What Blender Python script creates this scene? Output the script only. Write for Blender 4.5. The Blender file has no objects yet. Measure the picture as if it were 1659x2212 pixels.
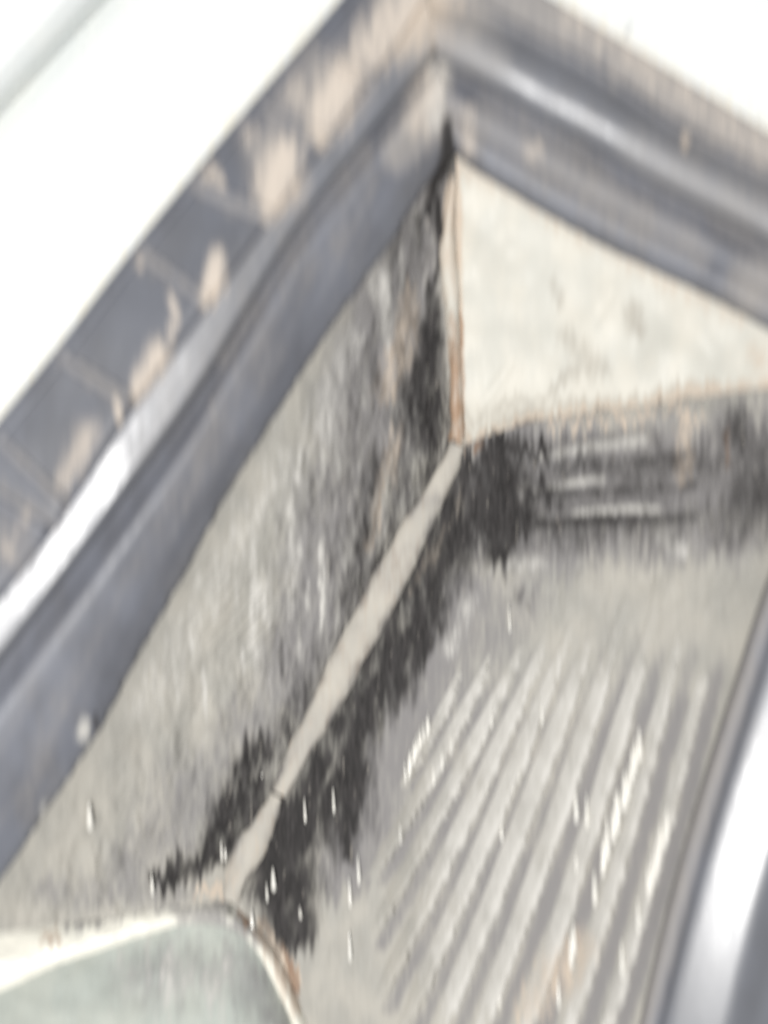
import bpy, math, random
import numpy as np
from mathutils import Matrix, Vector

rng = np.random.default_rng(7)
random.seed(7)
SC = bpy.context.scene
COL = SC.collection

# ------------------------------------------------------------------ camera, light, exposure
# Elevation grid: the assembly stands upright (x right, z up, depth d towards the viewer = -y).
# u, v are grid units on the elevation at depth 0 (1 unit = 0.0603 mm, v downwards).
D = 0.14
S = 0.1 / 1659.0

cam_data = bpy.data.cameras.new("camera")
cam = bpy.data.objects.new("camera", cam_data)
COL.objects.link(cam)
cam.location = (0, -D, 0)
cam.rotation_euler = (math.radians(90), 0, 0)
cam_data.sensor_fit = 'HORIZONTAL'
cam_data.sensor_width = 36.0
cam_data.lens = 36.0 * D / 0.1
cam_data.clip_start = 0.005
cam_data.clip_end = 10.0
cam_data.dof.use_dof = True
cam_data.dof.focus_distance = D + 0.038
cam_data.dof.aperture_fstop = 3.3
cam_data.dof.aperture_ratio = 3.0
SC.camera = cam

world = bpy.data.worlds.new("World")
SC.world = world
world.use_nodes = True
bg = world.node_tree.nodes["Background"]
bg.inputs[0].default_value = (0.93, 0.96, 1.0, 1)
bg.inputs[1].default_value = 0.42

def area_lamp(name, loc, target, size, power, col):
    l = bpy.data.lights.new(name, 'AREA')
    l.shape = 'DISK'
    l.size = size
    l.energy = power
    l.color = col
    o = bpy.data.objects.new(name, l)
    COL.objects.link(o)
    o.location = loc
    d = np.array(target, float) - np.array(loc, float)
    o.rotation_euler = Vector(d).to_track_quat('-Z', 'Y').to_euler()
    return o

# one soft lamp beside the viewer, slightly low and left: it makes the long highlights on the beads
area_lamp("lamp", (-0.085, -0.52, -0.085), (0, 0, 0), 0.10, 3.2, (1.0, 0.985, 0.96))

SC.view_settings.view_transform = 'Standard'
SC.view_settings.look = 'None'
SC.view_settings.exposure = 0.0
SC.view_settings.gamma = 1.0

# ------------------------------------------------------------------ helpers
def tag(o, label=None, cat=None, group=None, kind=None):
    if label: o['label'] = label
    if cat: o['category'] = cat
    if group: o['group'] = group
    if kind: o['kind'] = kind
    return o

def empty(name, loc=(0, 0, 0)):
    o = bpy.data.objects.new(name, None)
    o.empty_display_size = 0.01
    COL.objects.link(o)
    o.location = loc
    return o

def world_pts(uvd):
    """(…,3) array of u, v, d(mm) -> world xyz"""
    u, v, d = uvd[..., 0], uvd[..., 1], uvd[..., 2] * 0.001
    k = S * (D - d) / D
    return np.stack([(u - 829.5) * k, -d, (1106.0 - v) * k], -1)

def catmull(pts, n):
    """resample a polyline smoothly (Catmull-Rom, chord length)"""
    p = np.array(pts, float)
    if len(p) == 2:
        t = np.linspace(0, 1, n)[:, None]
        return p[0] * (1 - t) + p[1] * t
    seg = np.linalg.norm(np.diff(p, axis=0), axis=1) + 1e-6
    c = np.concatenate([[0], np.cumsum(seg)])
    t = np.linspace(0, c[-1], n)
    i = np.clip(np.searchsorted(c, t, side='right') - 1, 0, len(p) - 2)
    f = ((t - c[i]) / seg[i])[:, None]
    m = np.zeros_like(p)
    m[1:-1] = (p[2:] - p[:-2]) / (c[2:] - c[:-2])[:, None]
    m[0] = (p[1] - p[0]) / seg[0]
    m[-1] = (p[-1] - p[-2]) / seg[-1]
    h = seg[i][:, None]
    return ((2*f**3 - 3*f**2 + 1) * p[i] + (f**3 - 2*f**2 + f) * h * m[i]
            + (-2*f**3 + 3*f**2) * p[i+1] + (f**3 - f**2) * h * m[i+1])

def hash2(ix, iy, seed):
    h = (ix.astype(np.int64) * 374761393 + iy.astype(np.int64) * 668265263 + seed * 974634) & 0xFFFFFFFF
    h = ((h ^ (h >> 13)) * 1274126177) & 0xFFFFFFFF
    return ((h ^ (h >> 16)) & 0xFFFF) / 65535.0

def vnoise(x, y, seed=0):
    ix, iy = np.floor(x), np.floor(y)
    fx, fy = x - ix, y - iy
    fx, fy = fx*fx*(3-2*fx), fy*fy*(3-2*fy)
    a, b = hash2(ix, iy, seed), hash2(ix+1, iy, seed)
    c, d = hash2(ix, iy+1, seed), hash2(ix+1, iy+1, seed)
    return (a*(1-fx)+b*fx)*(1-fy) + (c*(1-fx)+d*fx)*fy

def fbm(x, y, seed=0, oct=4):
    s, a, t = 0, 0.5, 0
    for k in range(oct):
        s = s + a * vnoise(x * 2**k, y * 2**k, seed + 17*k)
        t += a; a *= 0.5
    return s / t

def stroke(u, v, pts, soft=0.5):
    """soft mask of a polyline with a radius at every vertex: pts = [(u, v, r), …]"""
    m = np.zeros_like(u)
    pts = [np.array(p, float) for p in pts]
    if len(pts) == 1: pts = pts * 2
    for a, b in zip(pts[:-1], pts[1:]):
        ab = b[:2] - a[:2]
        L = ab @ ab + 1e-9
        t = np.clip(((u - a[0]) * ab[0] + (v - a[1]) * ab[1]) / L, 0, 1)
        dist = np.hypot(u - a[0] - t*ab[0], v - a[1] - t*ab[1])
        r = a[2] + t * (b[2] - a[2])
        q = np.clip((1 + soft - dist / r) / (2 * soft), 0, 1)
        m = np.maximum(m, q*q*(3-2*q))
    return m

def run(u, v, amp=46, seed=0):
    """offset along the run-down direction that differs from one thin column to the next"""
    a = vnoise(u/4.2, v/160, 200+seed) - .5
    b = vnoise(u/11.0, v/220, 230+seed) - .5
    return (a*1.2 + b*.4)*amp

ATTRS = ("grime_dark", "film_shade", "tan", "pale", "rust")
def no_dirt(u, v): return {}

def grid_object(name, uvd, material, parent=None, dirt=no_dirt, closed=False):
    """uvd: (m, n, 3) grid -> one mesh object with dirt attributes"""
    m, n = uvd.shape[:2]
    co = world_pts(uvd).reshape(-1, 3)
    i = np.arange(m*n).reshape(m, n)
    if closed: i = np.concatenate([i, i[:1]], 0)
    q = np.stack([i[:-1, :-1], i[1:, :-1], i[1:, 1:], i[:-1, 1:]], -1).reshape(-1, 4)
    # face the viewer
    mid = q[len(q)//2]
    nrm = np.cross(co[mid[1]] - co[mid[0]], co[mid[3]] - co[mid[0]])
    if nrm[1] > 0: q = q[:, ::-1]
    return mesh_object(name, co, q, material, parent, uvd.reshape(-1, 3), dirt)

def mesh_object(name, co, quads, material, parent, uvd=None, dirt=no_dirt, smooth=True):
    me = bpy.data.meshes.new(name)
    me.vertices.add(len(co)); me.vertices.foreach_set("co", co.astype(np.float32).ravel())
    k = quads.shape[1]
    me.loops.add(quads.size); me.loops.foreach_set("vertex_index", quads.astype(np.int32).ravel())
    me.polygons.add(len(quads))
    me.polygons.foreach_set("loop_start", np.arange(0, quads.size, k, dtype=np.int32))
    me.update(calc_edges=True)
    me.polygons.foreach_set("use_smooth", np.full(len(quads), smooth))
    if uvd is not None:
        dd = dirt(uvd[:, 0], uvd[:, 1])
        for a in ATTRS:
            if a in dd:
                at = me.attributes.new(a, 'FLOAT', 'POINT')
                at.data.foreach_set("value", np.clip(dd[a], 0, 1.5).astype(np.float32))
    me.materials.append(material)
    me.validate()
    o = bpy.data.objects.new(name, me)
    COL.objects.link(o)
    if parent:
        o.parent = parent
        if parent.type == 'EMPTY':        # parts are modelled in place
            o.matrix_parent_inverse = Matrix.Translation(-parent.location)
    return o

def loft(rails, nv, per, smooth=True):
    """rails (each a polyline of u,v,d) -> (m, nv, 3) grid; per = rows between neighbouring rails"""
    R = np.stack([catmull(r, nv) for r in rails])
    if not smooth or len(R) == 2:
        rows = []
        for a, b in zip(R[:-1], R[1:]):
            for t in np.linspace(0, 1, per, endpoint=False): rows.append(a*(1-t) + b*t)
        rows.append(R[-1])
        return np.stack(rows)
    n = (len(R)-1)*per + 1
    t = np.linspace(0, len(R)-1, n)
    i = np.minimum(t.astype(int), len(R)-2)
    f = (t - i)[:, None, None]
    M = np.zeros_like(R)
    M[1:-1] = (R[2:] - R[:-2]) * 0.5
    M[0] = R[1]-R[0]; M[-1] = R[-1]-R[-2]
    return ((2*f**3-3*f**2+1)*R[i] + (f**3-2*f**2+f)*M[i] + (-2*f**3+3*f**2)*R[i+1] + (f**3-f**2)*M[i+1])

# ------------------------------------------------------------------ materials
def grimy(name, base, base2, rough=0.5, spec=0.5, grime_col=(0.026, 0.024, 0.0235), film_col=(0.225, 0.215, 0.215),
          tan_col=(0.56, 0.47, 0.38), pale_col=(0.60, 0.58, 0.54), rust_col=(0.27, 0.18, 0.125),
          streak=1.0, bump=0.25, mottle=0.5, edge=0.3, coat=0.0):
    """soiled plastic or rubber: masks painted by where the dirt and the painted rib shade lie, broken up by run-down streak noise"""
    m = bpy.data.materials.new(name); m.use_nodes = True
    nt = m.node_tree; N = nt.nodes; L = nt.links
    b = N["Principled BSDF"]
    tc = N.new("ShaderNodeTexCoord")
    def noise(scale, stretch, detail=3, off=0.0, rot=0.0, rough_=0.55):
        mp = N.new("ShaderNodeMapping")
        mp.inputs["Scale"].default_value = (scale, scale*0.5, scale*stretch)
        mp.inputs["Location"].default_value = (off, off*1.7, off*0.6)
        mp.inputs["Rotation"].default_value = (0, rot, 0)
        L.new(tc.outputs["Object"], mp.inputs["Vector"])
        n = N.new("ShaderNodeTexNoise")
        n.inputs["Scale"].default_value = 1.0
        n.inputs["Detail"].default_value = detail
        n.inputs["Roughness"].default_value = rough_
        L.new(mp.outputs["Vector"], n.inputs["Vector"])
        return n.outputs["Fac"]
    def math_(op, a, b_, clamp=False):
        x = N.new("ShaderNodeMath"); x.operation = op; x.use_clamp = clamp
        for k, s in enumerate((a, b_)):
            if isinstance(s, (int, float)): x.inputs[k].default_value = s
            else: L.new(s, x.inputs[k])
        return x.outputs[0]
    def attr(a):
        x = N.new("ShaderNodeAttribute"); x.attribute_name = a
        return x.outputs["Fac"]
    def smooth(x, lo, hi):
        r = N.new("ShaderNodeMapRange"); r.interpolation_type = 'SMOOTHSTEP'
        r.inputs[1].default_value = lo; r.inputs[2].default_value = hi
        L.new(x, r.inputs[0])
        return r.outputs[0]
    def mix(fac, a, b_):
        x = N.new("ShaderNodeMix"); x.data_type = 'RGBA'
        if isinstance(fac, float): x.inputs[0].default_value = fac
        else: L.new(fac, x.inputs[0])
        for k, s in ((6, a), (7, b_)):
            if isinstance(s, tuple): x.inputs[k].default_value = (*s, 1)
            else: L.new(s, x.inputs[k])
        return x.outputs[2]
    fine = noise(3900, 0.055, 3, 0.3)          # thin run-down streaks
    mid = noise(1300, 0.16, 3, 3.1)            # broader smears
    big = noise(190, 0.6, 4, 7.7)              # patches
    grain = noise(6500, 0.5, 2, 1.9)
    st = math_('ADD', math_('MULTIPLY', fine, 0.55), math_('MULTIPLY', mid, 0.45))
    st = math_('SUBTRACT', st, 0.5)
    st2 = math_('ADD', math_('MULTIPLY', fine, 0.3), math_('MULTIPLY', mid, 0.4))
    st2 = math_('ADD', st2, math_('MULTIPLY', big, 0.3))
    st2 = math_('SUBTRACT', st2, 0.5)
    def broken(a, k, lo, hi, src=st):
        at = attr(a)
        gate = math_('MULTIPLY', at, 5.0, True)     # no dirt far from its patch
        x = math_('ADD', at, math_('MULTIPLY', math_('MULTIPLY', src, k), gate))
        return smooth(x, lo, hi)
    c = mix(smooth(big, 0.35, 0.65), base, base2)
    darkv = tuple(0.72*x for x in base)
    c = mix(math_('MULTIPLY', smooth(math_('ADD', st, math_('MULTIPLY', big, 0.4)), 0.12, 0.42), mottle), c, darkv)
    c = mix(math_('MULTIPLY', broken("film_shade", 2.2*streak, 0.5-edge*1.6, 0.5+edge*1.6, st2), 0.9), c, film_col)
    c = mix(broken("pale", 2.4*streak, 0.5-edge*1.3, 0.5+edge*1.3), c, pale_col)
    c = mix(broken("tan", 2.6*streak, 0.5-edge*1.4, 0.5+edge*1.4), c, tan_col)
    c = mix(broken("rust", 2.6*streak, 0.5-edge*1.4, 0.5+edge*1.4), c, rust_col)
    gfac = math_('POWER', broken("grime_dark", 1.0*streak, 0.1, 0.95), 0.72)
    gcol = mix(smooth(math_('ADD', math_('MULTIPLY', mid, 0.5), math_('MULTIPLY', fine, 0.5)), 0.42, 0.66), grime_col, tuple(2.3*x for x in grime_col))
    c = mix(gfac, c, gcol)
    # lint and pale specks caught in the dirt
    lint = smooth(noise(2400, 0.10, 2, 11.3), 0.66, 0.74)
    c = mix(math_('MULTIPLY', math_('MULTIPLY', lint, math_('ADD', attr("grime_dark"), math_('MULTIPLY', attr("film_shade"), 0.5), True)), 0.55), c, (0.36, 0.33, 0.29))
    L.new(c, b.inputs["Base Color"])
    rr = math_('ADD', rough, math_('MULTIPLY', math_('SUBTRACT', mid, 0.5), 0.25))
    rr = math_('ADD', rr, math_('MULTIPLY', math_('ADD', math_('ADD', attr("grime_dark"), attr("tan")), attr("film_shade"), True), max(0.0, 0.8-rough)), True)
    L.new(rr, b.inputs["Roughness"])
    b.inputs["Specular IOR Level"].default_value = spec
    if coat:
        b.inputs["Coat Weight"].default_value = coat
        b.inputs["Coat Roughness"].default_value = 0.32
    if bump:
        bp = N.new("ShaderNodeBump"); bp.inputs["Strength"].default_value = bump
        bp.inputs["Distance"].default_value = 0.0004
        hsum = math_('ADD', math_('MULTIPLY', st, 0.8), math_('MULTIPLY', grain, 0.25))
        L.new(hsum, bp.inputs["Height"])
        L.new(bp.outputs[0], b.inputs["Normal"])
    return m

M_WALL = grimy("soiled_plastic", (0.42, 0.398, 0.352), (0.36, 0.348, 0.315), 0.62, 0.3, bump=0.3)
M_RIB = grimy("soiled_rib", (0.42, 0.398, 0.352), (0.36, 0.348, 0.315), 0.6, 0.3, bump=0.12, mottle=0.25, streak=.6)
M_CREAM = grimy("cream_plastic", (0.635, 0.607, 0.535), (0.575, 0.562, 0.505), 0.5, 0.35, streak=0.6, mottle=0.12, bump=0.08,
                film_col=(0.36, 0.33, 0.28), rust_col=(0.36, 0.24, 0.16))
M_RUBBER = grimy("grey_rubber", (0.150, 0.162, 0.195), (0.112, 0.12, 0.143), 0.44, 0.5, film_col=(0.34, 0.318, 0.30),
                 tan_col=(0.58, 0.51, 0.44), streak=0.75, bump=0.05, mottle=0.3, edge=0.42)
M_FLANGE = grimy("dark_rubber", (0.088, 0.099, 0.126), (0.068, 0.076, 0.096), 0.44, 0.5, film_col=(0.34, 0.318, 0.30),
                 tan_col=(0.58, 0.51, 0.44), streak=0.75, bump=0.05, mottle=0.3, edge=0.42)
M_BEAD = grimy("shiny_rubber", (0.15, 0.16, 0.186), (0.128, 0.136, 0.156), 0.33, 0.95, film_col=(0.34, 0.318, 0.30),
               streak=0.6, bump=0.045, mottle=0.2, edge=0.42)
M_SEAM = grimy("filler", (0.50, 0.468, 0.41), (0.44, 0.415, 0.37), 0.7, 0.25, streak=0.9, bump=0.2, mottle=0.2)
M_GLINT = grimy("glint_white", (0.86, 0.83, 0.76), (0.80, 0.78, 0.72), 0.2, 0.6, bump=0, mottle=0)  # near-white colour stands in for glints of light
M_WHITE = grimy("white_enamel", (0.80, 0.812, 0.79), (0.775, 0.795, 0.785), 0.3, 0.5, bump=0.0, mottle=0.03, tan_col=(0.78, 0.74, 0.62),
                grime_col=(0.3, 0.3, 0.3))
M_BACK = grimy("dark_backing", (0.33, 0.34, 0.35), (0.29, 0.30, 0.31), 0.8, 0.2, bump=0.1)

# ------------------------------------------------------------------ setting behind the assembly
bk = np.array([[[u, v, -34.0] for v in np.linspace(-900, 3100, 12)] for u in np.linspace(-900, 2600, 12)])
tag(grid_object("wall", bk, M_BACK), kind='structure')

# ------------------------------------------------------------------ key lines of the corner
L_OUT = [(886, -194), (735, -2), (510, 262), (290, 532), (120, 755), (0, 905), (-140, 1085), (-260, 1240)]
L_AB = [(922, -12), (862, 92), (745, 255), (582, 478), (445, 667), (295, 870), (122, 1135), (-20, 1320), (-170, 1520)]
L_GRV = [(946, 128), (880, 205), (760, 350), (640, 505), (530, 690), (425, 868), (250, 1110), (120, 1282), (0, 1440), (-140, 1620)]
L_EDGE = [(985, 335), (930, 385), (830, 545), (695, 735), (605, 880), (480, 1085), (390, 1255), (270, 1470), (215, 1575), (115, 1730), (0, 1900), (-90, 2030)]
R_OUT = [(886, -194), (1050, -92), (1200, 0), (1430, 142), (1659, 285), (1900, 440)]
R_AB = [(922, -12), (1025, 10), (1140, 70), (1280, 145), (1480, 280), (1659, 370), (1900, 512)]
R_GRV = [(946, 128), (1035, 178), (1220, 284), (1430, 405), (1605, 495), (1900, 668)]
R_EDGE = [(985, 335), (1035, 375), (1280, 520), (1530, 642), (1659, 712), (1900, 842)]

def at_d(line, d): return [(p[0], p[1], d) for p in line]
def between(a, b, t, d, n=60):
    A, B = catmull(a, n), catmull(b, n)
    P = A*(1-t) + B*t
    return np.concatenate([P, np.full((n, 1), d)], 1)
def shifted(line, du, dv, d): return [(p[0]+du, p[1]+dv, d) for p in line]

# ------------------------------------------------------------------ white panels
def dirt_left_panel(u, v):
    return {"tan": 0.55*stroke(u, v, [(735, -2, 22), (510, 262, 20), (290, 532, 18), (0, 905, 18)], 0.9)}
G0, G1 = np.array([262., -30.]), np.array([-30., 285.])        # the joint line between the two panels at top left
ext = (G1 - G0)
def gap(off, d):
    n = np.array([ext[1], -ext[0]]) / np.hypot(*ext)           # towards the seal
    a, b = G0 - ext*0.9 + n*off, G1 + ext*2.6 + n*off
    return [(a[0], a[1], d), (b[0], b[1], d)]
white_panel = empty("white_panel", (-0.03, 0.006, 0.03))
tag(white_panel, "glossy white panel between the thin grey joint and the ridged rubber seal", "panel")
def tuck(line, du, dv, d): return [(p[0]+du, p[1]+dv, d) for p in line]
wp_rails = [tuck(L_OUT, 30, 24, -14), tuck(L_OUT, 30, 24, -6.2), tuck(L_OUT, -30, -24, -6.0), gap(300, -6.0), gap(220, -6.4), gap(140, -7.5), gap(80, -9.0), gap(40, -10.4), gap(20, -11.6), gap(0, -13.2)]
# the seal-side rails run downwards like the gap rails
o = grid_object("panel_face", loft(wp_rails, 120, 8, smooth=False), M_WHITE, white_panel, dirt_left_panel)

trim = empty("white_panel", (-0.05, 0.006, 0.06))
tag(trim, "white panel corner at the top left, beyond the thin grey joint", "panel")
tr_rails = [gap(0, -13.2), gap(-11, -12.2), gap(-21, -9.6), gap(-38, -7.4), gap(-70, -5.4), gap(-140, -5.0), gap(-700, -5.0)]
o = grid_object("panel_face", loft(tr_rails, 60, 8, smooth=False), M_WHITE, trim)

def dirt_right_panel(u, v):
    return {"tan": 0.5*stroke(u, v, [(1200, 0, 18), (1659, 285, 18)], 0.9),
            "film_shade": 0.65*np.maximum(stroke(u, v, [(1357, 60, 9), (1352, 78, 6)], 0.8), stroke(u, v, [(1455, 112, 6)], 0.8))
                    + 0.5*stroke(u, v, [(1640, 262, 8)], 0.8)}
panel_r = empty("white_panel", (0.04, 0.006, 0.07))
tag(panel_r, "white panel at the upper right, above the sloping arm of the seal", "panel")
rr = [tuck(R_OUT, -20, 30, -14), tuck(R_OUT, -20, 30, -6.2), tuck(R_OUT, 10, -16, -6.0), tuck(R_OUT, 330, -520, -6.0), tuck(R_OUT, 360, -570, -12.0)]
o = grid_object("panel_face", loft(rr, 200, 20, smooth=False), M_WHITE, panel_r, dirt_right_panel)

# ------------------------------------------------------------------ the corner seal
seal = empty("rubber_seal", (0, 0, 0))
tag(seal, "grey rubber corner seal with ridged flange, shiny bead and dusty mitre", "rubber seal")

def dirt_seal(u, v):
    v = v + run(u, v, 16, 9)
    n = fbm(u/45, v/70, 3)
    # tan dust lying in the flange cells and at the mitre
    tan = np.zeros_like(u)
    for pts, a in (([(905, 20, 75), (800, 105, 46)], .85), ([(760, 150, 42), (712, 235, 48), (690, 290, 22)], .95), ([(640, 200, 34)], .5),
                   ([(612, 330, 30), (600, 400, 46), (582, 458, 20)], 1.05), ([(545, 290, 26)], .45), ([(462, 370, 12), (480, 400, 9)], .8), ([(447, 378, 12)], .9),
                   ([(470, 555, 16), (462, 610, 22), (446, 650, 14)], 1.1), ([(300, 565, 10)], .8),
                   ([(370, 640, 9), (383, 690, 8)], .9), ([(345, 760, 24), (305, 830, 18), (292, 862, 10)], .95), ([(370, 715, 12)], .9),
                   ([(252, 870, 7), (258, 905, 7)], 1.1), ([(190, 935, 26), (140, 1040, 20)], .6), ([(12, 1190, 16)], .7),
                   ([(60, 1110, 12), (40, 1150, 10)], .4),
                   ([(930, 190, 34), (905, 265, 26)], .62), ([(1005, 240, 18), (1010, 330, 16)], .55),
                   ([(1150, 330, 22), (1163, 322, 14)], .6), ([(1250, 30, 40), (1400, 140, 38), (1659, 318, 40)], .42),
                   ([(1480, 300, 10), (1476, 318, 7)], .7)):
        tan = np.maximum(tan, a*stroke(u, v, pts, 1.0))
    film_shade = np.zeros_like(u)
    for pts, a in (([(960, 20, 120)], .9), ([(1100, -20, 60), (1250, 55, 62), (1430, 165, 60), (1659, 320, 60)], .85),
                   ([(1060, 270, 60), (1200, 350, 60), (1330, 440, 52), (1500, 540, 42)], .55),
                   ([(1640, 620, 70)], .8), ([(930, 250, 60), (860, 330, 40)], .85), ([(790, 330, 30), (650, 520, 20), (480, 780, 14)], .4),
                   ([(700, 170, 70), (590, 330, 60)], .62), ([(420, 398, 14), (500, 438, 20), (590, 474, 16)], .55), ([(306, 545, 12), (452, 655, 12)], .55), ([(128, 770, 12), (282, 868, 10)], .55), ([(0, 950, 12), (140, 1092, 12)], .55), ([(568, 230, 8), (722, 302, 8)], .6),
                   ([(180, 800, 16), (250, 860, 10)], .55), ([(0, 1060, 20), (120, 1130, 16)], .5), ([(330, 570, 20)], .5),
                   ([(20, 1180, 60)], .45), ([(455, 870, 6), (468, 915, 5)], .6)):
        film_shade = np.maximum(film_shade, a*stroke(u, v, pts, 0.6))
    for pts, a in (([(1400, 340, 60), (1560, 420, 70), (1800, 560, 80)], .48), ([(960, 90, 50), (1060, 130, 34)], .6), ([(1100, 160, 50), (1350, 300, 50)], .14), ([(640, 460, 40), (520, 640, 40), (420, 800, 40), (300, 980, 30)], .26)):
        film_shade = np.maximum(film_shade, a*stroke(u, v, pts, 1.2))
    lipz = stroke(u, v, [(900, 300, 40), (700, 600, 60), (420, 1050, 80), (200, 1420, 110), (0, 1720, 130)], 1.0)
    film_shade = np.maximum(film_shade, .36*lipz*np.clip(fbm(u/34 + v/70, v/170, 19, 2)*2.0-.6, 0, 1))
    pale = 0.75*stroke(u, v, [(945, 165, 26), (935, 260, 20)], 0.8)
    pale = np.maximum(pale, 0.9*stroke(u, v, [(185, 1560, 9), (178, 1590, 14)], 0.7))
    pale = np.maximum(pale, 0.5*stroke(u, v, [(95, 1740, 8), (92, 1768, 8)], 0.7))
    grime_dark = 0.9*stroke(u, v, [(965, 262, 10), (968, 330, 16), (960, 385, 22)], 0.7)
    grime_dark = np.maximum(grime_dark, 0.7*stroke(u, v, [(205, 1555, 7), (210, 1580, 5)], 0.6))
    return {"tan": tan*(0.75+0.5*n), "film_shade": film_shade*(0.8+0.4*n), "pale": pale, "grime_dark": grime_dark}

def arm(OUT, AB, GRV, EDGE, nv, left):
    if left:
        fl = [at_d(OUT, -7.0), between(OUT, AB, .0, -1.9), between(OUT, AB, .035, -1.2), between(OUT, AB, .09, -1.1),
              between(OUT, AB, .5, -1.15), between(OUT, AB, .9, -1.2), between(OUT, AB, 1.0, -1.7)]
        bd = [between(AB, GRV, .0, -1.7), between(AB, GRV, .02, -0.6), between(AB, GRV, .06, -0.24), between(AB, GRV, .2, -0.33), between(AB, GRV, .4, -0.48), between(AB, GRV, .6, -0.66),
              between(AB, GRV, .76, -0.84), between(AB, GRV, .84, -1.4), between(AB, GRV, .9, -2.8), between(AB, GRV, .95, -3.9), between(AB, GRV, 1.0, -4.2)]
        lp = [between(GRV, EDGE, .0, -4.2), between(GRV, EDGE, .08, -3.7), between(GRV, EDGE, .17, -2.7), between(GRV, EDGE, .23, -2.5), between(GRV, EDGE, .32, -2.75), between(GRV, EDGE, .5, -3.7), between(GRV, EDGE, .7, -4.9),
              between(GRV, EDGE, .86, -6.5), between(GRV, EDGE, .95, -7.6), between(GRV, EDGE, 1.0, -8.8), between(GRV, EDGE, 0.985, -10.2)]
    else:
        fl = [at_d(OUT, -7.0), between(OUT, AB, .0, -1.9), between(OUT, AB, .06, -1.1), between(OUT, AB, .5, -1.0), between(OUT, AB, .85, -1.4), between(OUT, AB, 1.0, -2.4)]
        bd = [between(AB, GRV, .0, -2.4), between(AB, GRV, .14, -2.3), between(AB, GRV, .26, -1.2), between(AB, GRV, .38, -0.3), between(AB, GRV, .5, -0.05), between(AB, GRV, .64, -0.2),
              between(AB, GRV, .77, -0.6), between(AB, GRV, .88, -1.15), between(AB, GRV, .95, -2.0), between(AB, GRV, 1.0, -3.6), between(GRV, EDGE, .06, -4.2)]
        lp = [between(GRV, EDGE, .06, -4.2), between(GRV, EDGE, .2, -3.6), between(GRV, EDGE, .34, -2.9), between(GRV, EDGE, .5, -3.2), between(GRV, EDGE, .62, -4.3),
              between(GRV, EDGE, .74, -5.0), between(GRV, EDGE, .86, -5.5), between(GRV, EDGE, .95, -7.0), between(GRV, EDGE, 1.0, -8.6), between(GRV, EDGE, 0.98, -10.0)]
    out = []
    for nm, rails, mat in (("flange", fl, M_FLANGE), ("bead", bd, M_BEAD), ("lip", lp, M_RUBBER)):
        g = loft(rails, nv, 7)
        wob = fbm(g[..., 0]/120, g[..., 1]/120, 5) - 0.5
        g[..., 2] += wob*0.22
        if nm == "bead":    # the bead rolls over slowly along its run
            s_ = np.linspace(0, 1, nv)[None, :]
            fr = np.linspace(0, 1, g.shape[0])[:, None]
            sm = lambda x, lo, hi: (lambda t: t*t*(3-2*t))(np.clip((x-lo)/(hi-lo), 0, 1))
            wgt = fr*(1-sm(fr, .62, 1.0))
            g[..., 2] += wgt*(-0.8*(1-sm(s_, .30, .62)) if left else 0.7*sm(s_, .40, .75))
        if nm == "lip":     # nicked inner edge
            w = np.clip(np.linspace(0, 1, g.shape[0])*3 - 2, 0, 1)[:, None]
            g[..., 0] += w*(fbm(g[..., 0]/22, g[..., 1]/22, 9)-.5)*14
        out.append(grid_object(nm, g, mat, seal, dirt_seal))
    return out

arm(L_OUT, L_AB, L_GRV, L_EDGE, 420, True)
arm(R_OUT, R_AB, R_GRV, R_EDGE, 340, False)

# transverse webs moulded across the left flange
def web(p0, p1, width, h, name="cross_rib"):
    p0, p1 = np.array(p0, float), np.array(p1, float)
    t = (p1-p0)/np.hypot(*(p1-p0)); n = np.array([-t[1], t[0]])
    rows = []
    for off, d in ((-.62, -1.8), (-.5, -1.0+h*.2), (-.34, -1.0+h*.85), (0, -1.0+h), (.34, -1.0+h*.85), (.5, -1.0+h*.2), (.62, -1.8)):
        a, b = p0+n*off*width, p1+n*off*width
        rows.append([(a[0], a[1], d-.3), (*(a+(b-a)*.04), d), (*(a+(b-a)*.5), d+.06), (*(a+(b-a)*.96), d), (b[0], b[1], d-.35)])
    g = loft(rows, 26, 3)
    return grid_object(name, g, M_RUBBER, seal, dirt_seal)
for p0, p1, w, h in (((668, 98), (812, 178), 20, .45), ((560, 226), (722, 302), 18, .5), ((425, 400), (590, 474), 34, .7), ((306, 545), (452, 655), 26, .5),
                     ((128, 770), (282, 868), 28, .6), ((-8, 942), (140, 1092), 22, .5), ((-70, 1035), (100, 1148), 24, .5)):
    web(p0, p1, w, h)
# raised rim along the outer edge of the flange
rim = [between(L_OUT, L_AB, .055, -1.4), between(L_OUT, L_AB, .07, -.75), between(L_OUT, L_AB, .10, -.65), between(L_OUT, L_AB, .125, -.8), between(L_OUT, L_AB, .14, -1.4)]
grid_object("edge_rim", loft(rim, 260, 4), M_RUBBER, seal, dirt_seal)

# ------------------------------------------------------------------ the soiled channel in the corner
channel = empty("ribbed_channel", (0, 0.02, 0))
tag(channel, "grimy ribbed plastic channel with black mould along its pale crease", "channel")

SEAM = [(985, 962, -22), (955, 1030, -22), (880, 1180, -22), (790, 1350, -22), (700, 1530, -22), (615, 1690, -22), (560, 1790, -21.5), (512, 1880, -21), (500, 1945, -20)]

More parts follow.
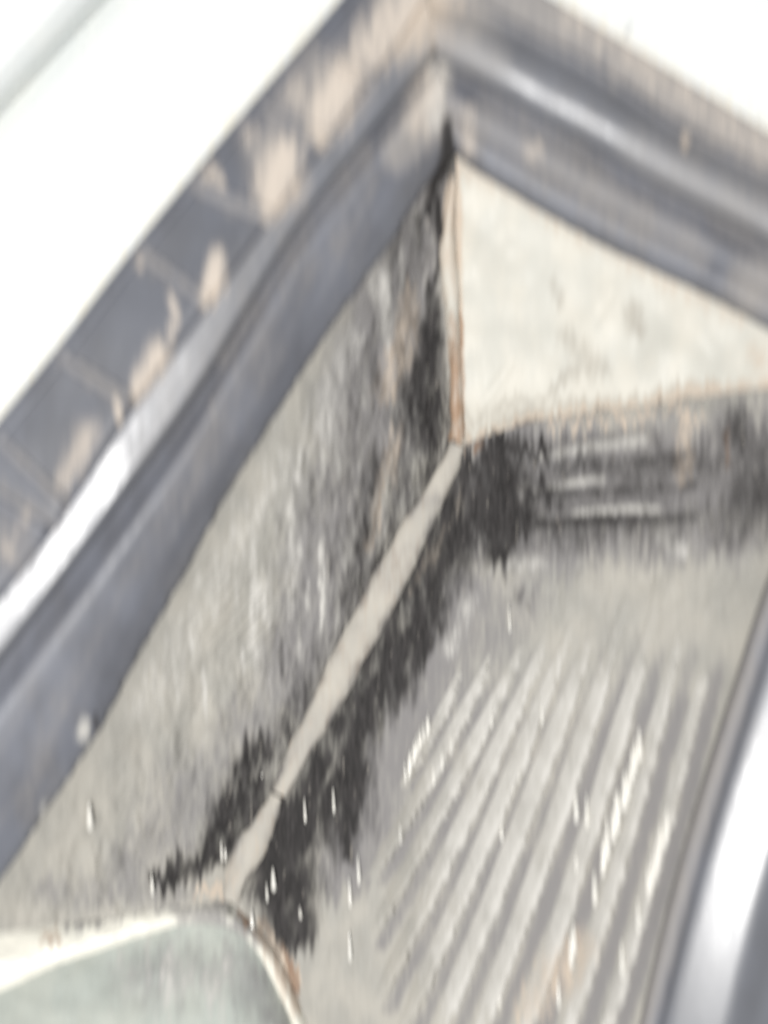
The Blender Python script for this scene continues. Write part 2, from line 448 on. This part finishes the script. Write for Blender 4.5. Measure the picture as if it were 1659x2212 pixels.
def dirt_left(u, v):
    v = v + run(u, v, 38, 9)
    w1 = (fbm(u/60, v/90, 21)-.5); w2 = (fbm(u/25, v/60, 22)-.5)
    uu, vv = u + w1*50 + w2*22, v + w1*60
    grime_dark = np.zeros_like(u); film_shade = np.zeros_like(u)
    for pts, a in (([(968, 290, 14), (965, 360, 18), (940, 430, 16), (900, 480, 10)], .9), ([(945, 430, 12), (948, 560, 8), (950, 640, 10), (940, 700, 12)], .95),
                   ([(930, 720, 24), (920, 800, 40), (925, 880, 54), (940, 950, 46)], 1.05), ([(905, 830, 40), (915, 920, 44)], 1.0), ([(880, 640, 20), (900, 700, 20)], .5), ([(770, 800, 10), (790, 860, 8)], .55),
                   ([(820, 1000, 40), (790, 1090, 40), (770, 1200, 36), (740, 1290, 26)], .66), ([(880, 1010, 30), (860, 1090, 26)], .55),
                   ([(700, 1400, 26), (650, 1500, 22), (600, 1590, 18)], .5),
                   ([(570, 1620, 30), (540, 1690, 34), (500, 1760, 40), (440, 1840, 34), (375, 1895, 20), (340, 1910, 10)], 1.12),
                   ([(950, 990, 44), (890, 1120, 50), (830, 1220, 50), (760, 1330, 44), (680, 1480, 40), (600, 1630, 36)], .62), ([(790, 880, 60), (740, 1050, 50)], .4), ([(545, 1730, 26), (520, 1800, 26), (470, 1865, 20)], .9), ([(940, 400, 30), (900, 520, 34), (880, 640, 36), (890, 780, 36)], .5), ([(830, 660, 26), (790, 760, 22), (850, 900, 26)], .45), ([(860, 480, 14), (845, 560, 12)], .6), ([(800, 600, 10), (740, 700, 8)], .35)):
        grime_dark = np.maximum(grime_dark, min(a, 1.05)*stroke(uu, vv, pts, 1.2))
    cloud = stroke(uu, vv, [(950, 380, 60), (860, 620, 110), (790, 900, 120), (720, 1150, 110), (640, 1450, 90)], 1.0)
    grime_dark = np.maximum(grime_dark, cloud*np.clip(fbm(u/16, v/75, 27)*2.4-.95, 0, 1)*.58)
    for pts, a in (([(930, 420, 80), (870, 600, 90), (830, 760, 110), (800, 920, 120)], 1.0), ([(800, 920, 120), (740, 1120, 110), (690, 1300, 90), (620, 1480, 80)], .8),
                   ([(620, 1480, 70), (500, 1640, 80), (400, 1740, 90), (280, 1880, 60)], .6), ([(100, 1930, 30), (250, 1930, 40), (400, 1925, 40)], .55)):
        film_shade = np.maximum(film_shade, a*stroke(u + w1*40, v+w1*40, pts, 0.8))
    tan = 0.85*stroke(u+w2*8, v, [(975, 400, 10), (965, 470, 12), (970, 560, 14), (974, 640, 12), (978, 740, 10)], .6)
    tan = np.maximum(tan, .62*stroke(uu, vv, [(890, 640, 22), (880, 720, 30), (840, 860, 26)], .8))
    tan = np.maximum(tan, .55*stroke(uu, vv, [(860, 960, 22), (830, 1060, 22), (790, 1180, 18)], .8))
    tan = np.maximum(tan, .8*stroke(uu, vv, [(420, 1925, 10), (480, 1930, 14)], .7))
    cloud2 = np.maximum(cloud, stroke(uu, vv, [(680, 900, 80), (560, 1200, 80), (450, 1500, 80)], 1.0))
    pale = .66*cloud2*np.clip(fbm(u/17, v/100, 28, 3)*3.0-1.25, 0, 1)
    pale = np.maximum(pale, 0.45*stroke(u+w2*20, v, [(760, 740, 30), (700, 900, 30), (740, 1000, 22)], 1.1))
    pale = np.maximum(pale, .5*stroke(u+w2*20, v, [(620, 1000, 40), (500, 1200, 40), (300, 1540, 40)], .9)*0.7)
    rust = 0.8*stroke(u, v, [(984, 720, 8), (986, 830, 10), (985, 950, 16)], .6)
    grime_dark = grime_dark*(.5+1.0*fbm(u/13, v/44, 25, 3))
    return {"grime_dark": grime_dark, "film_shade": film_shade, "tan": tan, "pale": pale, "rust": rust}

RAIL_L = [(p[0], p[1], -9.4) for p in L_EDGE]
RAIL_LB = [(985, 337, -9.4), (985, 480, -12.2), (985, 640, -15.4), (985, 800, -18.7)] + SEAM
A = catmull(RAIL_L, 560); B = catmull(RAIL_LB, 560)
NL = 230
g = np.stack([A*(1-t) + B*t for t in np.linspace(-.03, 1, NL)])
ft = np.linspace(0, 1, NL)[:, None]
nn = fbm(g[..., 0]/34, g[..., 1]/60, 31)
dl = dirt_left(g[..., 0], g[..., 1])
g[..., 2] += np.sin(ft*math.pi)*0.9*(nn-.5)*2 - 1.2*np.sin(ft*math.pi) + dl["grime_dark"]*(fbm(g[..., 0]/9, g[..., 1]/26, 33)-.5)*1.6*np.sin(np.clip(ft, 0, 1)*math.pi)**.3
GL = g
left_wall = grid_object("side_wall", g, M_WALL, channel, dirt_left)
left_wall['label'] = "left wall of the channel, below the seal lip, grey with mould"

# ribs fanning down the right wall; u at the given v levels
# each rib runs almost straight: top (u, v), bottom (u, v), width, height
RIBS = [
    ((1000, 1440), (868, 1700), 26, 0.5),
    ((1062, 1420), (800, 1900), 36, 0.9),
    ((1128, 1400), (792, 2040), 40, 1.1),
    ((1186, 1370), (806, 2180), 44, 1.25),
    ((1238, 1350), (862, 2240), 46, 1.35),
    ((1296, 1320), (940, 2250), 50, 1.4),
    ((1356, 1300), (1030, 2250), 50, 1.4),
    ((1418, 1310), (1126, 2250), 48, 1.3),
    ((1478, 1340), (1220, 2250), 44, 1.2),
    ((1528, 1420), (1306, 2240), 36, 0.9),
]
def rib_line(r, n=5):
    (u0, v0), (u1, v1) = r[0], r[1]
    return [(u0+(u1-u0)*t - 10*math.sin(math.pi*t)*0 + 8*math.sin(math.pi*t), v0+(v1-v0)*t) for t in np.linspace(0, 1, n)]

def dirt_shade_right(u, v):
    v0 = v
    v = v + run(u, v, 42, 10)
    w1 = (fbm(u/60, v/90, 41)-.5); w2 = (fbm(u/22, v/60, 42)-.5)
    uu, vv = u + w1*50 + w2*24, v + w1*70 + w2*30
    grime_dark = np.zeros_like(u); film_shade = np.zeros_like(u)
    for pts, a in (([(1060, 985, 40), (1080, 1040, 74), (1070, 1110, 84), (1080, 1160, 54)], 1.25), ([(1080, 960, 24), (1160, 965, 24)], .9),
                   ([(1100, 1080, 50), (1200, 1050, 40)], .8), ([(1200, 1000, 50), (1400, 1020, 60), (1600, 1000, 60)], .48), ([(1150, 1150, 40), (1350, 1140, 40), (1600, 1130, 40)], .5),
                   ([(1580, 920, 50), (1640, 1000, 60), (1600, 1120, 60), (1720, 1000, 90)], .62), ([(1600, 1140, 30), (1560, 1180, 24)], .55),  # entries down to here darken the wall's top band, below the end web
                   ([(1000, 1120, 40), (960, 1230, 46), (930, 1310, 48), (890, 1400, 40)], .95), ([(900, 1330, 40), (860, 1430, 44), (810, 1500, 40)], .95),
                   ([(800, 1480, 40), (770, 1580, 48), (740, 1680, 54), (715, 1760, 60)], 1.05), ([(690, 1640, 40), (640, 1740, 40), (600, 1830, 40)], 1.1),
                   ([(650, 1750, 50), (600, 1850, 66), (620, 1930, 66), (640, 2000, 40)], 1.2), ([(1010, 1000, 40), (920, 1180, 46), (830, 1350, 46), (750, 1500, 46), (660, 1660, 50)], .85), ([(740, 1800, 26), (745, 1850, 18)], .9),
                   ([(560, 1900, 30), (600, 1980, 40), (640, 2040, 16)], 1.0), ([(1180, 1040, 20), (1120, 1160, 30)], .8),
                   ([(1110, 1290, 14), (1140, 1290, 10)], .4)):
        grime_dark = np.maximum(grime_dark, min(a, 1.05)*stroke(uu, vv, pts, 1.2))
    for pts, a in (([(1150, 1076, 15), (1320, 1062, 15), (1500, 1050, 12)], .62), ([(1120, 1136, 20), (1300, 1126, 18), (1500, 1118, 16)], .72), ([(1180, 1010, 15), (1400, 992, 15), (1500, 980, 12)], .6)):
        grime_dark = np.maximum(grime_dark, a*stroke(u, v0 + (v-v0)*.12 + w1*10, pts, 1.2))
    for pts, a in (([(1100, 1010, 130), (1300, 1040, 120), (1500, 1010, 120), (1700, 1000, 150)], 1.05), ([(1050, 1150, 90), (1300, 1170, 60), (1600, 1160, 60)], .8),
                   ([(1000, 1290, 80), (960, 1420, 70), (880, 1560, 70), (800, 1720, 70), (740, 1880, 60)], .9), ([(1120, 1290, 60), (1060, 1400, 60)], .6)):
        film_shade = np.maximum(film_shade, a*stroke(u + w1*50, v+w1*50, pts, 0.8))
    pale = np.zeros_like(u)
    for pts, a in (([(1130, 1065, 9), (1200, 1050, 10), (1300, 1035, 8)], .8), ([(1240, 1110, 7), (1330, 1100, 8), (1420, 1098, 7)], .85), ([(1170, 985, 10), (1290, 965, 12), (1390, 950, 12)], .7),
                   ([(1135, 1050, 11), (1137, 1075, 9)], .75), ([(1010, 1310, 26), (970, 1400, 24)], .45), ([(1430, 1150, 22), (1470, 1190, 18)], .6), ([(1060, 1220, 18), (1160, 1215, 18)], .5)):
        pale = np.maximum(pale, a*stroke(u, v0 + (v-v0)*.1 + w1*10, pts, 1.2))
    tan = .5*stroke(u+w2*10, v, [(1475, 930, 22), (1480, 990, 24), (1475, 1030, 18)], .6)
    tan = np.maximum(tan, .6*stroke(uu, vv, [(1200, 925, 12), (1350, 905, 14), (1500, 885, 14)], .9))
    tan = np.maximum(tan, .9*stroke(u, v, [(560, 1985, 10), (605, 2050, 14), (640, 2130, 14)], .7))
    tan = np.maximum(tan, .5*stroke(uu, vv, [(1250, 2050, 40), (1150, 2190, 40)], .9))
    tan = np.maximum(tan, .6*stroke(uu, vv, [(985, 1060, 14), (960, 1150, 14), (900, 1270, 12)], .8))
    # relief shade painted into the hollows between the ribs
    hol_shade = np.zeros_like(u)
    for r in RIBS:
        hol_shade = np.maximum(hol_shade, stroke(u, v0, [(a + r[2]*.86, b, 17) for a, b in rib_line(r)], .95)*(1 + .35*(r[0][0] > 1300)))
    film_shade = np.maximum(film_shade, hol_shade*np.clip((v-1330)/240, 0, 1)*.78)
    rust = .75*stroke(u+w2*6, v, [(990, 955, 16), (1040, 965, 14)], .7)
    rust = np.maximum(rust, .55*stroke(u, v, [(1570, 930, 8), (1572, 1000, 8)], .8))
    rust = np.maximum(rust, .8*stroke(u, v, [(612, 2040, 7), (636, 2110, 9), (640, 2160, 8)], .7))
    grime_dark = grime_dark*(.55+.95*fbm(u/15, v/40, 45, 3))
    return {"grime_dark": grime_dark, "film_shade": film_shade, "tan": tan, "pale": pale, "rust": rust}

RAIL_RA = [(985, 946, -22.4)] + SEAM[1:] + [(540, 1988, -19.5), (600, 2060, -19), (655, 2190, -18.5), (700, 2340, -18)]
RAIL_RM = [(1400, 857, -16.8), (1310, 1350, -15), (1150, 1850, -14.5), (1010, 2360, -14)]
RAIL_RB = [(1900, 800, -11), (1770, 1010, -7.5), (1663, 1260, -6.4), (1600, 1450, -6.2), (1520, 1700, -6), (1450, 1946, -5.8), (1400, 2150, -5.6), (1350, 2380, -5.4)]
A, Mi, B = catmull(RAIL_RA, 560), catmull(RAIL_RM, 560), catmull(RAIL_RB, 560)
NR = 400
rows = []
for t in np.linspace(0, 1, NR):
    q = t*2
    rows.append((1-t)*(1-2*t)*A + 4*t*(1-t)*Mi*1.0 + t*(2*t-1)*B)
g = np.stack(rows)
ft = np.linspace(0, 1, NR)[:, None]
nn = fbm(g[..., 0]/40, g[..., 1]/60, 51)
dr = dirt_shade_right(g[..., 0], g[..., 1])
env = np.sin(np.clip(ft, 0, 1)*math.pi)**.4
g[..., 2] += env*(1.3*(nn-.5)*np.clip((1420-g[..., 1])/160, .12, 1) + dr["grime_dark"]*(fbm(g[..., 0]/9, g[..., 1]/26, 53)-.5)*1.5)
# shallow folds in the upper part of the wall
fold = stroke(g[..., 0], g[..., 1], [(1120, 1060, 22), (1300, 1035, 20), (1480, 1020, 18)], .9) + stroke(g[..., 0], g[..., 1], [(1180, 1112, 18), (1420, 1098, 18)], .9) \
    + stroke(g[..., 0], g[..., 1], [(1150, 985, 22), (1400, 955, 22)], .9)
g[..., 2] += env*fold*0.9
GR = g
right_wall = grid_object("side_wall", g, M_WALL, channel, dirt_shade_right)
right_wall['label'] = "broad right wall of the channel with fanning ribs"

def surf_depth(grid, u, v):
    P = grid[::3, ::2].reshape(-1, 3)
    i = np.argmin((P[:, 0]-u)**2 + (P[:, 1]-v)**2)
    return P[i, 2]

def rib_object(line, width, h, grid, parent, mat, dirt, nseg, serr=True, seed=0, profile=None):
    width = width*.94
    c = catmull([(a, b, 0) for a, b in line], nseg)[:, :2]
    t = np.gradient(c, axis=0); t /= np.linalg.norm(t, axis=1)[:, None]
    n = np.stack([-t[:, 1], t[:, 0]], -1)
    if n[:, 0].mean() < 0: n = -n
    s = np.linspace(0, 1, nseg)
    fade = np.clip(np.minimum(s/.34, (1-s)/.14), 0, 1); fade = fade*fade*(3-2*fade)
    base = np.array([surf_depth(grid, a, b) for a, b in c])
    kw = (nseg//5)*2 + 1
    kk = np.hanning(kw+2)[1:-1]; kk /= kk.sum()
    base = np.convolve(np.pad(base, kw//2, mode='reflect', reflect_type='odd'), kk, 'valid')
    prof = profile or ((-.6, -.35), (-.5, .0), (-.3, .3), (-.1, .62), (.1, .9), (.26, 1.0), (.38, .8), (.46, .2), (.5, -.4))
    rows = []
    for off, hh in prof:
        o_ = off*width*np.ones(nseg)*(0.55+.45*fade)
        if serr and off > .1:
            o_ = o_ + (vnoise(s*nseg/1.6, np.full(nseg, seed*3.1), 5)-.5)*14
        hgt = base + h*hh*(fade if hh > 0 else 1) + (vnoise(s*nseg/7, np.full(nseg, seed*1.7+off), 6)-.5)*.07*(hh > 0)
        p = c + n*o_[:, None]
        # follow the slope of the wall sideways
        rows.append(np.concatenate([p, hgt[:, None]], 1))
    g = np.stack(rows)
    du = np.array([surf_depth(grid, a+18, b) - surf_depth(grid, a-18, b) for a, b in c[::8]]).mean()/36
    g[..., 2] += (g[..., 0] - c[None, :, 0])*du
    return grid_object("rib", g, mat, parent, dirt)

def dirt_light_rib(u, v):
    d = dirt_shade_right(u, v)
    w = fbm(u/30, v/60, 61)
    d["grime_dark"] = d["grime_dark"]*.8
    d["film_shade"] = d["film_shade"]*.5
    d["pale"] = np.maximum(d["pale"], (.42+.46*w)*np.clip((v-1290)/220, 0, 1)*np.clip((u-820)/160, .35, 1))  # ribs painted paler to carry the lit side of the relief
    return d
# the hollows between the ribs carry painted shade
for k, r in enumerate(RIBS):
    rib_object(rib_line(r), r[2], r[3], GR, right_wall, M_RIB, dirt_light_rib, 150, True, k)

# fine ribs on the left wall, parallel to the seal lip
FINE = ((-.5, -.2), (-.3, .55), (0, 1.0), (.3, .55), (.5, -.2))
for k in range(10):
    cx, cy = 400 + k*17.0, 1315 + k*14.0 - 60
    ln = 150 + 40*math.sin(k*1.3)
    p0 = (cx + .62*ln*.5 + 20, cy - .77*ln*.5 - 10); p1 = (cx - .62*ln*.5, cy + .77*ln*.5)
    rib_object([p0, ((p0[0]+p1[0])/2+2, (p0[1]+p1[1])/2), p1], 17, .34, GL, left_wall, M_WALL, dirt_left, 40, False, k+20, FINE)

# pale filler along the crease, in two runs
def dirt_seam(u, v):
    w = fbm(u/16, v/40, 71)
    return {"grime_dark": .3*np.clip(w*1.9-.75, 0, 1), "film_shade": .5*np.clip(fbm(u/40, v/60, 72)*2-.8, 0, 1), "tan": .35*w}
def seam_run(pts, name="filler_bead", lift=0.55, mat=M_SEAM, dirt=dirt_seam, n=140, parent=channel, rag=12):
    c = catmull([(p[0], p[1], p[3]) for p in pts], n)
    w = catmull([(i, p[2], 0) for i, p in enumerate(pts)], n)[:, 1]
    t = np.gradient(c[:, :2], axis=0); t /= np.linalg.norm(t, axis=1)[:, None]
    nrm = np.stack([-t[:, 1], t[:, 0]], -1)
    s = np.arange(n)
    rows = []
    w = w*1.2 + 6
    for off, hh in ((-1, -.7), (-.86, .35), (-.55, .85), (-.2, 1), (.2, 1), (.55, .8), (.86, .3), (1, -.7)):
        o_ = off*w*.5 + (fbm(s/11.0, np.full(n, off*3.), 73)-.5)*rag*1.3*abs(off)
        p = c[:, :2] + nrm*o_[:, None]
        rows.append(np.concatenate([p, (c[:, 2] + hh*lift + (fbm(s/16., np.full(n, off*2.), 74)-.5)*.25)[:, None]], 1))
    def edged(u, v):
        dd = dict(dirt(u, v))
        e = np.repeat(np.array([1, .75, .3, 0, 0, .3, .75, 1.0]), n)*np.clip(fbm(u/30, v/60, 76)*2.4-.7, 0, 1)
        dd["film_shade"] = np.maximum(dd.get("film_shade", 0*u), e*.8)
        dd["grime_dark"] = np.maximum(dd.get("grime_dark", 0*u), e*.5)
        return dd
    return grid_object(name, np.stack(rows), mat, parent, edged if mat is M_SEAM else dirt)
seam_run([(992, 962, 26, -21.2), (968, 1010, 44, -20.8), (920, 1100, 52, -20.5), (872, 1195, 58, -20.3), (828, 1280, 54, -20.4), (790, 1350, 46, -20.6), (748, 1430, 50, -20.5), (700, 1520, 50, -20.4),
          (655, 1610, 48, -20.4), (622, 1680, 40, -20.4), (604, 1716, 26, -20.8)])
seam_run([(600, 1720, 22, -20.9), (572, 1772, 48, -20.2), (545, 1825, 50, -19.8), (518, 1875, 42, -19.4), (505, 1920, 36, -19), (500, 1950, 24, -19.4)], n=70)

# cream end web (upper) and its tan sealant edge
def dirt_tri(u, v):
    v = v + run(u, v, 24, 8)
    w = fbm(u/50, v/60, 81)-.5; w2 = fbm(u/18, v/50, 82)-.5
    uu, vv = u+w*40+w2*10, v+w*40+w2*16
    film_shade = .55*stroke(uu, vv, [(1370, 670, 20), (1372, 705, 22)], .8)
    film_shade = np.maximum(film_shade, .4*stroke(uu, vv, [(1200, 610, 16), (1205, 650, 12)], .9))
    film_shade = np.maximum(film_shade, .55*stroke(uu, vv, [(1260, 800, 14), (1180, 860, 16), (1060, 880, 18)], .9))
    film_shade = np.maximum(film_shade, .5*stroke(uu, vv, [(1240, 740, 30), (1290, 800, 26)], .9))
    film_shade = np.maximum(film_shade, .55*stroke(uu, vv, [(1010, 900, 24), (1150, 905, 20), (1300, 890, 16), (1500, 865, 16)], .9))
    film_shade = np.maximum(film_shade, .85*stroke(uu, vv, [(1000, 955, 20), (1150, 908, 26), (1300, 886, 26), (1450, 864, 20), (1659, 840, 14)], 1.0))
    tan = .8*stroke(uu, vv, [(1600, 850, 16), (1659, 832, 22), (1760, 820, 30)], .8)
    tan = np.maximum(tan, .85*stroke(u+w2*14, v, [(985, 350, 8), (988, 480, 12), (990, 640, 9), (992, 760, 7)], .6))
    tan = np.maximum(tan, .5*stroke(u, v, [(1640, 770, 30)], .9))
    tan = np.maximum(tan, .45*stroke(u, v, [(1010, 365, 24), (1300, 530, 22), (1600, 690, 22)], .9))
    rust = .8*stroke(u+w2*10, v, [(994, 690, 7), (995, 830, 9), (990, 950, 14)], .7)
    rust = np.maximum(rust, .6*stroke(u, v, [(1640, 850, 10)], .8))
    tan = np.maximum(tan, .75*stroke(uu, vv, [(1020, 950, 14), (1200, 900, 14), (1450, 866, 16), (1659, 838, 20)], 1.1))
    grime_dark = .6*stroke(uu, vv, [(1050, 955, 10), (1160, 918, 9), (1330, 893, 8), (1560, 868, 8), (1659, 850, 8)], .9)
    return {"film_shade": film_shade, "tan": tan, "rust": rust, "grime_dark": grime_dark}
TOPR = [(985, 335, -9.3)] + [(p[0], p[1]-6, -9.3) for p in R_EDGE[1:]]
BOT = [(985, 966, -21.6), (1150, 912, -19.2), (1300, 890, -17), (1450, 868, -14.6), (1659, 838, -12.4), (1900, 845, -10)]
A, B = catmull(TOPR, 240), catmull(BOT, 240)
g = np.stack([A*(1-t)+B*t for t in np.linspace(0, 1, 110)])
ft = np.linspace(0, 1, 110)[:, None]
g[..., 2] += np.sin(ft*math.pi)*((fbm(g[..., 0]/110, g[..., 1]/110, 83, 2)-.5)*2.2 + (fbm(g[..., 0]/46, g[..., 1]/60, 84, 1)-.5)*.4)
lump = stroke(g[..., 0], g[..., 1], [(1245, 820, 10), (1275, 720, 9), (1320, 640, 8)], .9) + stroke(g[..., 0], g[..., 1], [(1100, 790, 9), (1040, 880, 9)], .9)
g[..., 2] += lump*.18
o = grid_object("end_web", g, M_CREAM, channel, dirt_tri)
o['label'] = "cream triangular end web under the sloping seal"

def dirt_sealant(u, v):
    w = fbm(u/14, v/40, 91)
    tan = np.clip((760-v)/260, 0, 1)*(.45+.6*w); rust = np.clip((v-600)/160, 0, 1)*(.35+.7*w)
    return {"tan": tan, "rust": rust, "grime_dark": .5*np.clip(fbm(u/9, v/30, 92)*2.2-1.15, 0, 1)}
seam_run([(982, 385, 10, -10.0), (972, 450, 24, -11.2), (968, 540, 28, -12.9), (975, 640, 24, -15.0), (980, 720, 18, -16.8), (985, 800, 14, -18.5), (986, 880, 18, -19.6), (990, 950, 26, -20.6)],
         "sealant_bead", .9, M_CREAM, dirt_sealant, 120, channel, 14)

# lower end web: pale rolled rim and a greenish domed plate
U_ = [(-160, 2040, -15), (0, 1993, -17), (150, 1988, -18), (320, 1951, -19), (415, 1941, -19.8), (500, 1948, -20), (545, 1990, -19.5), (602, 2062, -19), (658, 2192, -18.5), (705, 2340, -18)]
W_ = [(-160, 2200, -12), (0, 2140, -13.5), (125, 2084, -15), (240, 2044, -16), (350, 2008, -17), (425, 1996, -17.6), (480, 2002, -17.6), (522, 2022, -17.5), (556, 2060, -17.3), (590, 2122, -17), (628, 2205, -16.6), (672, 2340, -16)]
def mixr(t, dd):
    A, B = catmull(U_, 160), catmull(W_, 160)
    P = A*(1-t)+B*t; P[:, 2] += dd
    return P
def dirt_rim(u, v):
    v = v + run(u, v, 50, 8)
    w2 = fbm(u/14, v/50, 95)-.5
    film_shade = .75*stroke(u+w2*10, v+w2*40, [(150, 1990, 18), (320, 1955, 20), (480, 1950, 20)], .8)
    film_shade = np.maximum(film_shade, .8*stroke(u, v, [(420, 1985, 40), (560, 2010, 30)], .8))
    tan = .8*stroke(u+w2*10, v+w2*30, [(100, 2030, 16), (120, 2015, 12)], .8)
    tan = np.maximum(tan, .8*stroke(u+w2*8, v, [(560, 2000, 12), (605, 2080, 18), (640, 2170, 18)], 1.0))
    rust = .85*stroke(u+w2*6, v, [(520, 1965, 8), (540, 2000, 10)], .8)
    rust = np.maximum(rust, .7*stroke(u+w2*6, v, [(615, 2060, 7), (640, 2150, 7)], .8))
    return {"film_shade": film_shade, "tan": tan, "rust": rust, "grime_dark": .6*stroke(u, v, [(500, 1950, 12)], .8)}
g = loft([mixr(0, -.3), mixr(.12, .2), mixr(.3, .6), mixr(.5, .8), mixr(.7, .7), mixr(.88, .2), mixr(1.0, -.3)], 160, 7)
g[..., 2] += (fbm(g[..., 0]/40, g[..., 1]/40, 96)-.5)*.8
M_RIM = grimy("pale_rim", (0.86, 0.83, 0.73), (0.80, 0.78, 0.69), 0.35, 0.5, streak=.7, mottle=.15, bump=.1)
o = grid_object("web_rim", g, M_RIM, channel, dirt_rim)
def dirt_plate(u, v):
    v = v + run(u, v, 60, 10)
    w2 = fbm(u/16, v/70, 97)
    return {"film_shade": .55*stroke(u, v, [(330, 2110, 80), (500, 2090, 60), (600, 2200, 50)], .9)*(.6+.8*w2),
            "pale": .75*np.clip(w2*2.2-.8, 0, 1)*stroke(u, v, [(380, 2150, 140)], .9)}
B = catmull([(-160, 2520, -4), (100, 2500, -6), (350, 2480, -8), (550, 2480, -10), (760, 2480, -12)], 160)
A = catmull(W_, 160); A[:, 2] -= .32
g = np.stack([A*(1-t)+B*t for t in np.linspace(0, 1, 60)])
ft = np.linspace(0, 1, 60)[:, None]
g[..., 2] += 2.2*np.sin(ft*math.pi*.9) + (fbm(g[..., 0]/60, g[..., 1]/60, 98)-.5)*.8
M_PLATE = grimy("greenish_plastic", (0.47, 0.49, 0.44), (0.43, 0.46, 0.42), 0.5, 0.35, streak=.7, mottle=.3, bump=.15)
o = grid_object("end_web", g, M_PLATE, channel, dirt_plate)
o['label'] = "greenish domed end web at the lower left with pale rim"

# glints added as pale raised streaks, the highlight put into their colour
def add_glint(u, v0, v1, w, grid, parent, lean=3):
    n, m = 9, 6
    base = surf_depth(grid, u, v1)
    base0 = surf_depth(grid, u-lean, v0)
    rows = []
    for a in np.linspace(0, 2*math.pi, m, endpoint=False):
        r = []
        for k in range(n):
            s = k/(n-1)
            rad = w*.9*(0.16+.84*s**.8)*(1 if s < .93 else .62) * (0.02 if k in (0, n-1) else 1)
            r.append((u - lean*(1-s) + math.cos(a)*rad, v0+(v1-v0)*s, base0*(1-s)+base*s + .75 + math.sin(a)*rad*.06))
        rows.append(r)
    return grid_object("glint_streak", np.array(rows), M_GLINT, parent, no_dirt, closed=True)
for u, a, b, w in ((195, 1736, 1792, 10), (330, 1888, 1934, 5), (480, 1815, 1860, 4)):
    add_glint(u, a, b, w, GL, left_wall)
R_GLINTS = [(1102, 1306, 1366, 3.5), (546, 1966, 2024, 8), (592, 1874, 1926, 8), (757, 1894, 1960, 5), (757, 2012, 2078, 6), (650, 1960, 1984, 5), (776, 1846, 1912, 5), (541, 1822, 1862, 5),
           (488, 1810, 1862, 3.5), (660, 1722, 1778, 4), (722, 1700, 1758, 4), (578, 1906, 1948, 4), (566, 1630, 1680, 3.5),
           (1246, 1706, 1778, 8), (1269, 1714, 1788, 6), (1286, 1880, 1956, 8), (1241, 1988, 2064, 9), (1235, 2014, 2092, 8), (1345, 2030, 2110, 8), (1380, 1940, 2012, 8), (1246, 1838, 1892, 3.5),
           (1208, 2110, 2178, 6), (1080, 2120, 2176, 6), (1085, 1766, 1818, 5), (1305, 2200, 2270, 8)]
for u, a, b, w in R_GLINTS: add_glint(u, a, b, w, GR, right_wall)
# clusters of painted glints on the crests of the outer ribs
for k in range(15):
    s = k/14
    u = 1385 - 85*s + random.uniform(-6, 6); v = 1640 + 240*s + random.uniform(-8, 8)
    add_glint(u, v-62, v+10, random.uniform(6, 13), GR, right_wall)
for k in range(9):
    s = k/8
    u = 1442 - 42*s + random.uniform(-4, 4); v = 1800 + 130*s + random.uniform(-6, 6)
    add_glint(u, v-56, v+10, random.uniform(6, 10), GR, right_wall)
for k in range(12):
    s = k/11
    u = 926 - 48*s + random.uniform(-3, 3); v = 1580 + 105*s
    add_glint(u, v-40, v+6, random.uniform(3, 5), GR, right_wall)
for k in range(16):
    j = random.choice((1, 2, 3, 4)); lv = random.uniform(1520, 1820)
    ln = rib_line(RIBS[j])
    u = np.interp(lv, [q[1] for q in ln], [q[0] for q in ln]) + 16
    add_glint(float(u), lv-36, lv+8, random.uniform(3, 5), GR, right_wall)

# ------------------------------------------------------------------ second seal at the lower right
seal2 = empty("rubber_seal", (0.045, 0, -0.04))
tag(seal2, "smooth grey rubber seal with a broad white gleam at the lower right", "rubber seal")
E2 = [(p[0], p[1]) for p in RAIL_RB]
def e2(off, d): return [(p[0]+off*.955, p[1]+off*.30, d) for p in E2]
def dirt_s2(u, v): return {"film_shade": .75*stroke(u, v, [(1665, 1255, 26), (1604, 1452, 26), (1526, 1702, 26), (1456, 1950, 26), (1402, 2150, 26), (1350, 2380, 26)], .9)}
o = grid_object("lip", loft([e2(4, -8.5), e2(-6, -6.4), e2(0, -4.9), e2(10, -4.1), e2(22, -3.8), e2(34, -3.8), e2(42, -4.0)], 200, 6), M_RUBBER, seal2, dirt_s2)
o = grid_object("bead", loft([e2(42, -4.0), e2(50, -3.4), e2(66, -2.95), e2(90, -2.46), e2(120, -1.9), e2(150, -1.4), e2(176, -1.02), e2(194, -1.0), e2(212, -1.6), e2(250, -3.0), e2(330, -4.4), e2(352, -5)], 200, 6), M_BEAD, seal2)
o = grid_object("flange", loft([e2(352, -5), e2(380, -2.6), e2(470, -2.2), e2(640, -2.2), e2(660, -8)], 160, 5), M_RUBBER, seal2)
